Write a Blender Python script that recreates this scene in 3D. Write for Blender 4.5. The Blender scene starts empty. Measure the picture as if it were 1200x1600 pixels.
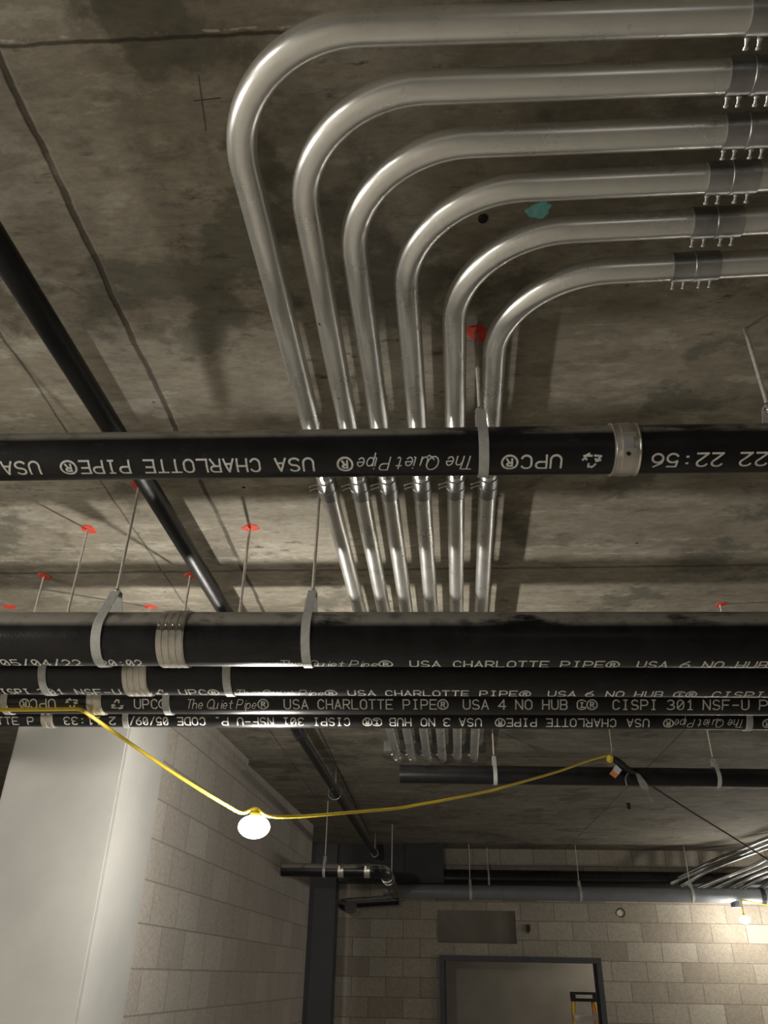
import bpy, bmesh, math, random
import numpy as np
from mathutils import Vector, Matrix

random.seed(7)
scene = bpy.context.scene
COL = scene.collection
PI = math.pi

# ------------------------------------------------------------------ camera
F = 1220.0                                   # focal length in pixels of the 1200 x 1600 frame
CAM = np.array([0.0, 0.0, 1.85])
_u = np.array([40, -2053, 1220.0]); _u /= np.linalg.norm(_u)
_x = np.array([20750, -320, -1220.0]); _x -= _u * (_x @ _u); _x /= np.linalg.norm(_x)
_y = np.cross(_u, _x)
ROT = np.stack([_x, _y, _u])                 # camera (right, down, forward) -> room axes
cd = bpy.data.cameras.new('camera')
cd.sensor_fit = 'VERTICAL'; cd.sensor_height = 36.0; cd.lens = F / 1600 * 36.0
cd.clip_start = 0.05
cam = bpy.data.objects.new('camera', cd); COL.objects.link(cam)
M = np.eye(4)
M[:3, 0] = ROT @ [1, 0, 0]; M[:3, 1] = ROT @ [0, -1, 0]; M[:3, 2] = ROT @ [0, 0, -1]; M[:3, 3] = CAM
cam.matrix_world = Matrix([list(r) for r in M])
scene.camera = cam

# ------------------------------------------------------------------ view, world, lamps outside the frame
scene.view_settings.view_transform = 'Standard'
scene.view_settings.look = 'None'
scene.view_settings.gamma = 1.0
scene.view_settings.use_curve_mapping = False
scene.view_settings.exposure = 0.0
world = bpy.data.worlds.new('dim_site_air'); scene.world = world
world.use_nodes = True
world.node_tree.nodes['Background'].inputs[0].default_value = (1.0, 0.93, 0.82, 1)
world.node_tree.nodes['Background'].inputs[1].default_value = 0.06

def lamp(name, loc, power, colour=(1.0, 0.94, 0.84), size=0.07):
    l = bpy.data.lights.new(name, 'POINT'); l.energy = power; l.color = colour; l.shadow_soft_size = size
    o = bpy.data.objects.new(name, l); COL.objects.link(o); o.location = loc
    return o
CORE_STRENGTH = 8200.0       # emission of the small bright core in each lamp in view
lamp('string_lamp_left', (-3.75, .7, 2.54), 165)
lamp('fill_light_far_left', (-5.2, -2.0, 2.4), 170, size=.25)  # added soft fill, takes part of the left lamp's power to weaken its shadows
lamp('string_lamp_right', (3.6, 4.95, 2.45), 20)
lamp('string_lamp_behind', (1.2, -3.2, 2.3), 6)
lamp('string_lamp_far_right', (4.6, 9.4, 2.4), 45)
lamp('string_lamp_far_corner', (4.05, 10.2, 2.35), 14)
lamp('room_lamp_beyond', (2.9, 11.05, 2.3), 25)

# ------------------------------------------------------------------ points
H = 3.25                                     # underside of the slab
def ray(px, py): return ROT @ np.array([px - 600.0, py - 800.0, F])
def onz(px, py, z):
    d = ray(px, py); return Vector(CAM + d * ((z - CAM[2]) / d[2]))
def ony(px, py, y):
    d = ray(px, py); return Vector(CAM + d * (y / d[1]))

# ------------------------------------------------------------------ materials
def newmat(name):
    m = bpy.data.materials.new(name); m.use_nodes = True
    nt = m.node_tree; b = nt.nodes['Principled BSDF']
    return m, nt, b
def N(nt, t, **kw):
    n = nt.nodes.new(t)
    for k, v in kw.items():
        if k.startswith('_'): setattr(n, k[1:], v)
        else: n.inputs[k].default_value = v
    return n
def L(nt, a, b): nt.links.new(a, b)
def math_n(nt, op, a, b=None, c=None):
    n = nt.nodes.new('ShaderNodeMath'); n.operation = op
    for i, v in enumerate((a, b, c)):
        if v is None: continue
        if isinstance(v, (int, float)): n.inputs[i].default_value = v
        else: L(nt, v, n.inputs[i])
    return n.outputs[0]
def mix(nt, fac, a, b, blend='MIX'):
    n = nt.nodes.new('ShaderNodeMix'); n.data_type = 'RGBA'; n.blend_type = blend
    for s, v in ((n.inputs[0], fac), (n.inputs[6], a), (n.inputs[7], b)):
        if isinstance(v, (int, float)): s.default_value = v
        elif isinstance(v, tuple): s.default_value = (*v[:3], 1)
        else: L(nt, v, s)
    return n.outputs[2]
def ramp(nt, src, lo, hi):
    n = nt.nodes.new('ShaderNodeMapRange'); n.clamp = True
    n.inputs[1].default_value = lo; n.inputs[2].default_value = hi
    L(nt, src, n.inputs[0]); return n.outputs[0]
def pos(nt): return nt.nodes.new('ShaderNodeNewGeometry').outputs['Position']
def mapped(nt, src, scale):
    n = N(nt, 'ShaderNodeMapping'); n.inputs['Scale'].default_value = scale
    L(nt, src, n.inputs['Vector']); return n.outputs[0]
def noise(nt, vec, scale, detail=6, rough=0.6):
    n = N(nt, 'ShaderNodeTexNoise', Scale=scale, Detail=detail, Roughness=rough)
    L(nt, vec, n.inputs['Vector']); return n.outputs['Fac']
def bump(nt, b, h, strength, dist):
    n = N(nt, 'ShaderNodeBump', Strength=strength, Distance=dist)
    L(nt, h, n.inputs['Height']); L(nt, n.outputs[0], b.inputs['Normal'])

def plain(name, col, rough=0.6, metal=0.0, var=0.15, nscale=30, bmp=0.0):
    m, nt, b = newmat(name)
    p = pos(nt)
    f = noise(nt, p, nscale, 5)
    c2 = tuple(max(0, c * (1 - var)) for c in col); c1 = tuple(min(1, c * (1 + var)) for c in col)
    L(nt, mix(nt, ramp(nt, f, .3, .7), c2, c1), b.inputs['Base Color'])
    b.inputs['Roughness'].default_value = rough; b.inputs['Metallic'].default_value = metal
    if bmp: bump(nt, b, f, bmp, .002)
    return m

def concrete_ceiling():
    m, nt, b = newmat('board_marked_concrete')
    p = pos(nt)
    sep = N(nt, 'ShaderNodeSeparateXYZ'); L(nt, p, sep.inputs[0])
    X, Y = sep.outputs[0], sep.outputs[1]
    big = noise(nt, mapped(nt, p, (1, 1.3, 1)), 1.7, 7, .62)
    med = noise(nt, mapped(nt, p, (1, 2.6, 1)), 4.2, 9, .68)
    fine = noise(nt, mapped(nt, p, (1, 2.0, 1)), 26, 6, .65)
    c = mix(nt, ramp(nt, big, .36, .64), (.255, .226, .174), (.38, .345, .28))
    c = mix(nt, math_n(nt, 'MULTIPLY', ramp(nt, med, .55, .60), .5), c, (.48, .455, .39))
    c = mix(nt, math_n(nt, 'MULTIPLY', ramp(nt, med, .46, .36), .55), c, (.165, .143, .106))
    # pale lime streaks drawn out along the form boards
    st = noise(nt, mapped(nt, p, (1.1, 9, 1)), 3.0, 8, .7)
    c = mix(nt, math_n(nt, 'MULTIPLY', ramp(nt, st, .60, .72), .45), c, (.56, .53, .47))
    # grease-dark blotches
    bl = noise(nt, mapped(nt, p, (1, 1.1, 1)), 2.6, 8, .66)
    c = mix(nt, math_n(nt, 'MULTIPLY', ramp(nt, bl, .555, .61), .70), c, (.125, .120, .092))
    c = mix(nt, .28, c, mix(nt, ramp(nt, fine, .3, .7), (.12, .11, .10), (.80, .79, .76)), 'OVERLAY')
    sc = noise(nt, mapped(nt, p, (1, 3.2, 1)), 11, 8, .72)
    c = mix(nt, math_n(nt, 'MULTIPLY', ramp(nt, sc, .57, .66), ramp(nt, big, .46, .56)), c, (.10, .088, .068))
    # pits
    v = N(nt, 'ShaderNodeTexVoronoi', Scale=9.0); L(nt, p, v.inputs['Vector'])
    pit = math_n(nt, 'MULTIPLY', ramp(nt, v.outputs['Distance'], .075, .045), ramp(nt, med, .5, .56))
    c = mix(nt, pit, c, (.02, .018, .014))
    # form joints
    wob = math_n(nt, 'MULTIPLY', math_n(nt, 'SUBTRACT', noise(nt, p, 7, 5), .5), .022)
    lines = None
    brk = noise(nt, p, 5.0, 3)
    for x0, w, k in ((-.755, .010, .8), (-1.09, .0055, .6), (1.62, .008, .7), (-1.98, .008, .7)):
        d = math_n(nt, 'ABSOLUTE', math_n(nt, 'ADD', math_n(nt, 'SUBTRACT', X, x0), wob))
        l = math_n(nt, 'MULTIPLY', ramp(nt, d, w, w * .45), k)
        l = math_n(nt, 'MULTIPLY', l, ramp(nt, brk, .28, .45))
        lines = l if lines is None else math_n(nt, 'MAXIMUM', lines, l)
    for y0, w, k in ((.722, .0045, .8), (2.80, .012, .55), (5.9, .01, .5)):
        d = math_n(nt, 'ABSOLUTE', math_n(nt, 'ADD', math_n(nt, 'SUBTRACT', Y, y0), wob))
        l = math_n(nt, 'MULTIPLY', ramp(nt, d, w, w * .45), k)
        lines = math_n(nt, 'MAXIMUM', lines, l)
    c = mix(nt, lines, c, (.045, .036, .024))
    # pale grout along two of the joints
    for y0 in (.713, 2.685):
        d = math_n(nt, 'ABSOLUTE', math_n(nt, 'ADD', math_n(nt, 'SUBTRACT', Y, y0), wob))
        l = math_n(nt, 'MULTIPLY', ramp(nt, d, .003, .0012), ramp(nt, noise(nt, p, 30, 4), .50, .60))
        c = mix(nt, l, c, (.55, .52, .46))
    c = mix(nt, ramp(nt, math_n(nt, 'ADD', Y, math_n(nt, 'MULTIPLY', big, .1)), 4.3, 4.34), c, mix(nt, 1.0, c, (.60, .61, .62), 'MULTIPLY'))   # dimmer light on the far ceiling, painted in as a darker colour
    L(nt, c, b.inputs['Base Color'])
    b.inputs['Roughness'].default_value = .85
    h = math_n(nt, 'ADD', math_n(nt, 'MULTIPLY', fine, .5), med)
    h = math_n(nt, 'SUBTRACT', h, math_n(nt, 'MULTIPLY', lines, 1.2))
    bump(nt, b, h, .35, .006)
    return m

def block_wall(name, c1, c2, cm, origin, angle, mortar=.011, bmp=.5, vary=True):
    """running-bond concrete block, 406 x 203 mm, laid along the wall direction"""
    m, nt, b = newmat(name)
    p = pos(nt)
    sep = N(nt, 'ShaderNodeSeparateXYZ'); L(nt, p, sep.inputs[0])
    u = math_n(nt, 'ADD', math_n(nt, 'MULTIPLY', math_n(nt, 'SUBTRACT', sep.outputs[0], origin[0]), math.cos(angle)),
               math_n(nt, 'MULTIPLY', math_n(nt, 'SUBTRACT', sep.outputs[1], origin[1]), math.sin(angle)))
    z = math_n(nt, 'SUBTRACT', sep.outputs[2], origin[2])
    comb = N(nt, 'ShaderNodeCombineXYZ')
    L(nt, math_n(nt, 'ADD', u, .406 * 40), comb.inputs[0]); L(nt, math_n(nt, 'ADD', z, .203 * 40), comb.inputs[1])
    br = N(nt, 'ShaderNodeTexBrick')
    br.offset = .5; br.offset_frequency = 2; br.squash = 1
    br.inputs['Scale'].default_value = 1
    br.inputs['Brick Width'].default_value = .406; br.inputs['Row Height'].default_value = .203
    br.inputs['Mortar Size'].default_value = mortar * .5; br.inputs['Mortar Smooth'].default_value = .3
    br.inputs['Bias'].default_value = 0
    br.inputs['Color1'].default_value = (*c1, 1); br.inputs['Color2'].default_value = (*c2, 1); br.inputs['Mortar'].default_value = (*cm, 1)
    L(nt, comb.outputs[0], br.inputs['Vector'])
    f = noise(nt, p, 55, 6); g = noise(nt, p, 2.2, 5)
    c = mix(nt, .35, br.outputs['Color'], mix(nt, ramp(nt, f, .3, .7), (.2, .18, .15), (.7, .68, .64)), 'OVERLAY')
    c = mix(nt, math_n(nt, 'MULTIPLY', ramp(nt, g, .45, .7), .25), c, tuple(x * .7 for x in c1))
    L(nt, c, b.inputs['Base Color']); b.inputs['Roughness'].default_value = .9
    h = math_n(nt, 'ADD', math_n(nt, 'MULTIPLY', br.outputs['Fac'], -1.0), math_n(nt, 'MULTIPLY', f, .35))
    bump(nt, b, h, bmp, .006)
    return m

def black_iron(name, dust=.8, rough=.30, seed=0.0):
    m, nt, b = newmat(name)
    p = pos(nt)
    geo = nt.nodes.new('ShaderNodeNewGeometry')
    sep = N(nt, 'ShaderNodeSeparateXYZ'); L(nt, geo.outputs['Normal'], sep.inputs[0])
    off = N(nt, 'ShaderNodeMapping'); off.inputs['Location'].default_value = (seed, seed * .3, 0); L(nt, p, off.inputs['Vector'])
    q = off.outputs[0]
    n1 = noise(nt, q, 14, 6); n2 = noise(nt, q, 160, 3); n3 = noise(nt, mapped(nt, q, (1.0, 3, 3)), 2.4, 6, .7)
    base = mix(nt, ramp(nt, n1, .35, .75), (.004, .004, .005), (.013, .013, .014))
    b.inputs['Specular IOR Level'].default_value = .4
    # handling scuffs
    sc = math_n(nt, 'MULTIPLY', ramp(nt, noise(nt, mapped(nt, q, (1, 2, 2)), 9, 8, .72), .62, .74), .35)
    base = mix(nt, sc, base, (.10, .10, .10))
    d = math_n(nt, 'MULTIPLY', ramp(nt, sep.outputs[2], .10, .32), ramp(nt, n3, .36, .46))
    d = math_n(nt, 'MULTIPLY', d, math_n(nt, 'MULTIPLY', ramp(nt, n1, .2, .5), dust))
    L(nt, mix(nt, d, base, (.36, .34, .30)), b.inputs['Base Color'])
    r = math_n(nt, 'ADD', math_n(nt, 'MULTIPLY', d, .5), math_n(nt, 'ADD', rough - .06, math_n(nt, 'MULTIPLY', n1, .16)))
    L(nt, r, b.inputs['Roughness'])
    bump(nt, b, math_n(nt, 'ADD', math_n(nt, 'MULTIPLY', n1, .4), n2), .42, .0012)
    return m

def galvanised(name, col=(.62, .63, .64), rough=.30, seed=0.0, bmp=.05, var=.35, metal=1.0):
    m, nt, b = newmat(name)
    p = pos(nt)
    off = N(nt, 'ShaderNodeMapping'); off.inputs['Location'].default_value = (seed, seed, 0); L(nt, p, off.inputs['Vector'])
    n1 = noise(nt, off.outputs[0], 9, 7, .65); n2 = noise(nt, off.outputs[0], 60, 4)
    c = mix(nt, ramp(nt, n1, .35, .65), tuple(x * (1 - var) for x in col), col)
    v = N(nt, 'ShaderNodeTexVoronoi', Scale=16.0); L(nt, off.outputs[0], v.inputs['Vector'])
    spot = math_n(nt, 'MULTIPLY', ramp(nt, v.outputs['Distance'], .10, .05), ramp(nt, n1, .55, .62))
    c = mix(nt, spot, c, (.05, .05, .05))
    L(nt, c, b.inputs['Base Color'])
    b.inputs['Metallic'].default_value = metal
    L(nt, math_n(nt, 'ADD', rough - .08, math_n(nt, 'MULTIPLY', n1, .18)), b.inputs['Roughness'])
    if bmp: bump(nt, b, n2, bmp, .001)
    return m

def glow(name, col, strength):
    m, nt, b = newmat(name)
    b.inputs['Base Color'].default_value = (.9, .9, .88, 1)
    b.inputs['Emission Color'].default_value = (*col, 1); b.inputs['Emission Strength'].default_value = strength
    return m

def diffuser():
    # thin frosted shell: half clear, half lit by the lamp inside it
    m, nt, b = newmat('lamp_diffuser')
    e = N(nt, 'ShaderNodeEmission', Strength=9.0); e.inputs['Color'].default_value = (1, .96, .88, 1)
    t = N(nt, 'ShaderNodeBsdfTransparent'); mx = N(nt, 'ShaderNodeMixShader', Fac=.5)
    L(nt, e.outputs[0], mx.inputs[1]); L(nt, t.outputs[0], mx.inputs[2])
    L(nt, mx.outputs[0], nt.nodes['Material Output'].inputs['Surface'])
    return m

def smooth_concrete(name, c1, c2):
    m, nt, b = newmat(name)
    p = pos(nt)
    f = noise(nt, p, 2.4, 6, .55); g = noise(nt, p, 40, 4)
    c = mix(nt, ramp(nt, f, .35, .65), c1, c2)
    L(nt, c, b.inputs['Base Color']); b.inputs['Roughness'].default_value = .85
    bump(nt, b, math_n(nt, 'ADD', f, math_n(nt, 'MULTIPLY', g, .2)), .15, .004)
    return m

MAT = dict(
    ceiling=concrete_ceiling(),
    floor=plain('dusty_floor_slab', (.50, .48, .44), .9, 0, .2, 3),
    column=smooth_concrete('smooth_column_concrete', (.34, .34, .32), (.40, .395, .375)),
    plaster=smooth_concrete('grey_render', (.30, .275, .235), (.37, .345, .30)),
    patch=smooth_concrete('brown_mortar_fill', (.17, .15, .12), (.22, .20, .165)),
    darkpost=plain('dark_grey_paint', (.045, .046, .050), .6, 0, .15, 4),
    frame=plain('blue_grey_door_paint', (.055, .06, .07), .5, 0, .15, 12),
    shade=plain('bare_site_wall', (.28, .265, .24), .9, 0, .15, 2),
    galv=galvanised('galvanised_steel', rough=.34),
    conduit=galvanised('galvanised_conduit', (.88, .88, .85), .28, 0, 0, .10, .80),
    strut=galvanised('zinc_strut', (.45, .46, .46), .38),
    strap=plain('grey_zinc_strap', (.56, .565, .55), .5, .15, .12, 60),
    rod=plain('threaded_rod_zinc', (.72, .69, .62), .45, .2, .2, 120),
    steel=galvanised('stainless_shield', (.68, .65, .58), .36, 3.3, .12, .30, .75),
    bright=galvanised('bright_zinc_screw', (.85, .85, .85), .16, 1.0, 0, .05),
    paint=plain('white_ink', (.82, .82, .79), .6, 0, .2, 90),
    red=plain('red_marking_paint', (.75, .075, .045), .8, 0, .2, 60),
    teal=plain('teal_marking_paint', (.32, .88, .90), .8, 0, .18, 90),
    greymark=plain('blue_grey_smear', (.10, .11, .12), .8, 0, .3, 20),
    yellow=plain('yellow_cord_jacket', (.80, .60, .045), .45, 0, .08, 40),
    yellowfib=plain('yellow_fibreglass', (.80, .52, .07), .45, 0, .1, 20),
    black=plain('black_rubber', (.012, .012, .013), .5, 0, .2, 40),
    darkcord=plain('dark_brown_cord', (.035, .016, .012), .5, 0, .2, 40),
    white=plain('white_tag_paper', (.62, .60, .57), .7, 0, .12, 60),
    orange=plain('orange_label', (.72, .25, .10), .6, 0, .1, 60),
    alu=galvanised('brushed_aluminium', (.72, .71, .68), .4, 2.0, .05, .15),
    greypipe=plain('blue_grey_pvc', (.20, .215, .235), .42, 0, .12, 8),
    sprink=black_iron('black_steel_pipe', .25, .42, 4.0),
    iron1=black_iron('black_cast_iron', .85, .34, 0.0),
    iron2=black_iron('black_cast_iron_second', .85, .30, 2.7),
    iron4=black_iron('black_cast_iron_clean', .05, .36, 8.0),
    iron3=black_iron('black_cast_iron_third', .6, .30, 5.1),
    glowm=diffuser(), core=glow('lamp_core', (1.0, .95, .86), CORE_STRENGTH), farcore=glow('far_lamp_core', (1.0, .93, .82), CORE_STRENGTH*.3),
)
MAT['far_block'] = block_wall('far_concrete_block', (.32, .285, .235), (.46, .425, .365), (.23, .205, .17), (2.035, 10.7, 2.043), 0.0)
WANG = math.atan2(1, .045)
MAT['left_block'] = block_wall('left_concrete_block', (.36, .335, .305), (.43, .405, .37), (.25, .23, .21), (-1.5, 5.0, 1.86), WANG, .010, .35)

# ------------------------------------------------------------------ mesh helpers
def box(bm, a, b):
    x0, y0, z0 = a; x1, y1, z1 = b
    v = [bm.verts.new(p) for p in ((x0,y0,z0),(x1,y0,z0),(x1,y1,z0),(x0,y1,z0),(x0,y0,z1),(x1,y0,z1),(x1,y1,z1),(x0,y1,z1))]
    for f in ((3,2,1,0),(4,5,6,7),(0,1,5,4),(1,2,6,5),(2,3,7,6),(3,0,4,7)): bm.faces.new([v[i] for i in f])
def obox(bm, c, ax, ay, az):
    """box with centre c and half-axis vectors"""
    c, ax, ay, az = map(Vector, (c, ax, ay, az))
    v = [bm.verts.new(c + sx*ax + sy*ay + sz*az) for sz in (-1,1) for sx, sy in ((-1,-1),(1,-1),(1,1),(-1,1))]
    for f in ((3,2,1,0),(4,5,6,7),(0,1,5,4),(1,2,6,5),(2,3,7,6),(3,0,4,7)): bm.faces.new([v[i] for i in f])
def prism(bm, poly, z0, z1):
    lo = [bm.verts.new((x, y, z0)) for x, y in poly]; hi = [bm.verts.new((x, y, z1)) for x, y in poly]
    n = len(poly)
    bm.faces.new(lo[::-1]); bm.faces.new(hi)
    for i in range(n): bm.faces.new((lo[i], lo[(i+1)%n], hi[(i+1)%n], hi[i]))
def frames(pts):
    T = []
    for i in range(len(pts)):
        a = pts[max(0, i-1)]; b = pts[min(len(pts)-1, i+1)]
        T.append((b-a).normalized())
    up = Vector((0,0,1)) if abs(T[0].z) < .9 else Vector((1,0,0))
    n = (up - T[0]*up.dot(T[0])).normalized(); out = []
    for t in T:
        n = (n - t*n.dot(t)).normalized(); out.append((t, n, t.cross(n)))
    return out
def tube(bm, pts, r, seg=16, cap=True):
    pts = [Vector(p) for p in pts]
    rr = r if isinstance(r, (list, tuple)) else [r]*len(pts)
    rings = []
    for p, (t, n, b), q in zip(pts, frames(pts), rr):
        rings.append([bm.verts.new(p + (n*math.cos(2*PI*k/seg) + b*math.sin(2*PI*k/seg))*q) for k in range(seg)])
    for a, b in zip(rings, rings[1:]):
        for k in range(seg):
            f = bm.faces.new((a[k], a[(k+1)%seg], b[(k+1)%seg], b[k])); f.smooth = True
    if cap: bm.faces.new(rings[0][::-1]); bm.faces.new(rings[-1])
def lathe(bm, origin, axis, prof, seg=32):
    """prof: (along, radius) pairs; closed at both ends"""
    o = Vector(origin); a = Vector(axis).normalized()
    n = a.orthogonal().normalized(); b = a.cross(n)
    rings = [[bm.verts.new(o + a*s + (n*math.cos(2*PI*k/seg) + b*math.sin(2*PI*k/seg))*max(r, 1e-4)) for k in range(seg)] for s, r in prof]
    for p, q in zip(rings, rings[1:]):
        for k in range(seg):
            f = bm.faces.new((p[k], p[(k+1)%seg], q[(k+1)%seg], q[k])); f.smooth = True
    bm.faces.new(rings[0][::-1]); bm.faces.new(rings[-1])
def strip(bm, path, nrm, w, t):
    """flat band: path points, outward normals, width vector w (half), thickness t outward"""
    sec = []
    for p, n in zip(path, nrm):
        p, n = Vector(p), Vector(n)
        sec.append([bm.verts.new(q) for q in (p-w, p+w, p+w+n*t, p-w+n*t)])
    for a, b in zip(sec, sec[1:]):
        for k in range(4):
            f = bm.faces.new((a[k], a[(k+1)%4], b[(k+1)%4], b[k]))
    bm.faces.new(sec[0][::-1]); bm.faces.new(sec[-1])
def bez(pts, n=12):
    """Catmull-Rom through the points"""
    P = [Vector(p) for p in pts]; P = [P[0]*2-P[1]] + P + [P[-1]*2-P[-2]]; out = []
    for i in range(1, len(P)-2):
        for k in range(n):
            t = k/n; a, b, c, d = P[i-1], P[i], P[i+1], P[i+2]
            out.append(.5*((2*b)+(c-a)*t+(2*a-5*b+4*c-d)*t*t+(3*b-a-3*c+d)*t**3))
    out.append(P[-2]); return out
def fillet(a, corner, b, r, n=14):
    """path a -> b with a rounded corner"""
    a, c, b = Vector(a), Vector(corner), Vector(b)
    u = (a-c).normalized(); v = (b-c).normalized(); ang = u.angle(v)
    d = r/math.tan(ang/2); s = c+u*d; e = c+v*d
    ctr = c + (u+v).normalized()*(r/math.sin(ang/2))
    x = (s-ctr); y = (e-ctr); tot = x.angle(y); ax = x.cross(y).normalized()
    return [a] + [ctr + Matrix.Rotation(tot*k/n, 3, ax) @ x for k in range(n+1)] + [b]

def obj(name, bm, mat, parent=None, smooth=False):
    bmesh.ops.recalc_face_normals(bm, faces=bm.faces[:])
    me = bpy.data.meshes.new(name)
    xs = [v.co for v in bm.verts]
    lo = Vector([min(c[i] for c in xs) for i in range(3)]); hi = Vector([max(c[i] for c in xs) for i in range(3)])
    o0 = Vector(((lo.x+hi.x)/2, (lo.y+hi.y)/2, lo.z))
    for v in bm.verts: v.co -= o0
    for e in bm.edges:
        if len(e.link_faces) == 2 and e.calc_face_angle() > .6: e.smooth = False
    if smooth:
        for f in bm.faces: f.smooth = True
    bm.to_mesh(me); bm.free()
    me.materials.append(MAT[mat] if isinstance(mat, str) else mat)
    o = bpy.data.objects.new(name, me); COL.objects.link(o)
    wl = o0
    if parent:
        o.parent = parent; q = parent; w = Vector((0,0,0))
        while q: w += q.location; q = q.parent
        wl = o0 - w
    o.location = wl
    return o
def tag(o, label, cat, group=None):
    o['label'] = label; o['category'] = cat
    if group: o['group'] = group
    return o
def thing(name, label, cat, loc, group=None):
    o = bpy.data.objects.new(name, None); COL.objects.link(o); o.location = loc; o.empty_display_size = .1
    return tag(o, label, cat, group)
def struct(name, bm, mat, parent=None):
    o = obj(name, bm, mat, parent)
    if not parent: o['kind'] = 'structure'
    return o
def new(): return bmesh.new()

# ------------------------------------------------------------------ room shell
bm = new(); box(bm, (-9, -6, H), (9, 13.4, H+.25)); struct('ceiling', bm, 'ceiling')
bm = new(); box(bm, (-9, -6, -.2), (9, 13.4, 0)); struct('floor', bm, 'floor')
# block wall across the far end, with the doorway and a walled-up hatch above it
FY = 10.7
dl, dr, dt = .03, 1.92, 2.075
hx0, hx1, hz0, hz1 = .013, .955, 2.204, 2.555
bm = new()
box(bm, (-9.0, FY, 0), (hx0, FY+.2, H)); box(bm, (hx0, FY, hz1), (hx1, FY+.2, H)); box(bm, (hx0, FY, dt), (hx1, FY+.2, hz0))
box(bm, (hx1, FY, dt), (dr, FY+.2, H)); box(bm, (dr, FY, 0), (9.0, FY+.2, H)); box(bm, (hx0, FY, 0), (dl, FY+.2, dt))
struct('wall_far', bm, 'far_block')
bm = new(); box(bm, (hx0, FY+.03, hz0), (hx1, FY+.12, hz1)); struct('trim_1', bm, 'patch')
bm = new(); box(bm, (-.6, 12.05, 0), (4.0, 12.2, H)); struct('wall_inner', bm, 'plaster')
# door frame
bm = new()
w = .058
for x0, x1 in ((dl, dl+w), (dr-w, dr)): box(bm, (x0, FY-.03, 0), (x1, FY+.22, dt))
box(bm, (dl+w, FY-.03, dt-w), (dr-w, FY+.22, dt))
box(bm, (dl+w, FY+.08, 0), (dl+w+.018, FY+.13, dt-w)); box(bm, (dr-w-.018, FY+.08, 0), (dr-w, FY+.13, dt-w))
struct('door_1', bm, 'frame')
# long block wall on the left
def wx(y, o=0.0): return -1.32 + .045*(y-9.0) + o
bm = new(); prism(bm, [(wx(4.43), 4.43), (wx(9.0), 9.0), (wx(9.0)-.2, 9.0), (wx(4.43)-.2, 4.43)], 0, H); struct('wall_left', bm, 'left_block')
bm = new(); prism(bm, [(wx(4.45), 4.45), (wx(6.0), 6.0), (wx(6.0)+.05, 6.0), (wx(4.45)+.05, 4.45)], H-.075, H); struct('trim_2', bm, 'left_block')
# concrete column
bm = new()
prism(bm, [(wx(3.9)+.008, 3.9), (wx(4.425)+.008, 4.425), (wx(4.425)-.575, 4.45), (wx(3.9)-.60, 3.925)], 0, H)
bmesh.ops.bevel(bm, geom=[e for e in bm.edges if abs((e.verts[0].co-e.verts[1].co).z) > 1], offset=.012, segments=2, affect='EDGES')
tag(obj('concrete_column', bm, 'column'), 'pale smooth square concrete column at the left, ahead of the block wall', 'column')
# dark steel-coloured post in the far corner
bm = new(); box(bm, (-2.6, 10.35, 0), (ony(520, 1500, 10.35).x, 10.69, H)); tag(obj('corner_post', bm, 'darkpost'), 'dark grey post in the far corner between the two block walls', 'post')
bm = new(); box(bm, (-2.6, 10.42, H-.42), (.1, 10.69, H)); struct('trim_3', bm, 'darkpost')
# small openings in the far block wall
c = ony(970, 1426, FY)
bm = new(); lathe(bm, (c.x, FY+.01, c.z), (0,-1,0), [(0, .052), (.012, .052), (.012, .040), (.002, .038)], 24); tag(obj('pipe_sleeve', bm, 'black'), 'round dark pipe hole in the block wall, right of the doorway', 'hole')
bm = new(); lathe(bm, (c.x-.018, FY-.002, c.z-.004), (0,-1,0), [(0, .034), (.006, .032)], 20); obj('sleeve_plug', bm, 'white', bpy.data.objects['pipe_sleeve'])
c = ony(825, 1450, FY)
bm = new(); box(bm, (c.x-.026, FY-.02, c.z-.035), (c.x+.026, FY+.01, c.z+.035)); box(bm, (c.x-.012, FY-.014, c.z-.055), (c.x+.012, FY+.01, c.z-.03)); tag(obj('junction_box', bm, 'black'), 'little black box on the block wall above the doorway', 'box')

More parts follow.
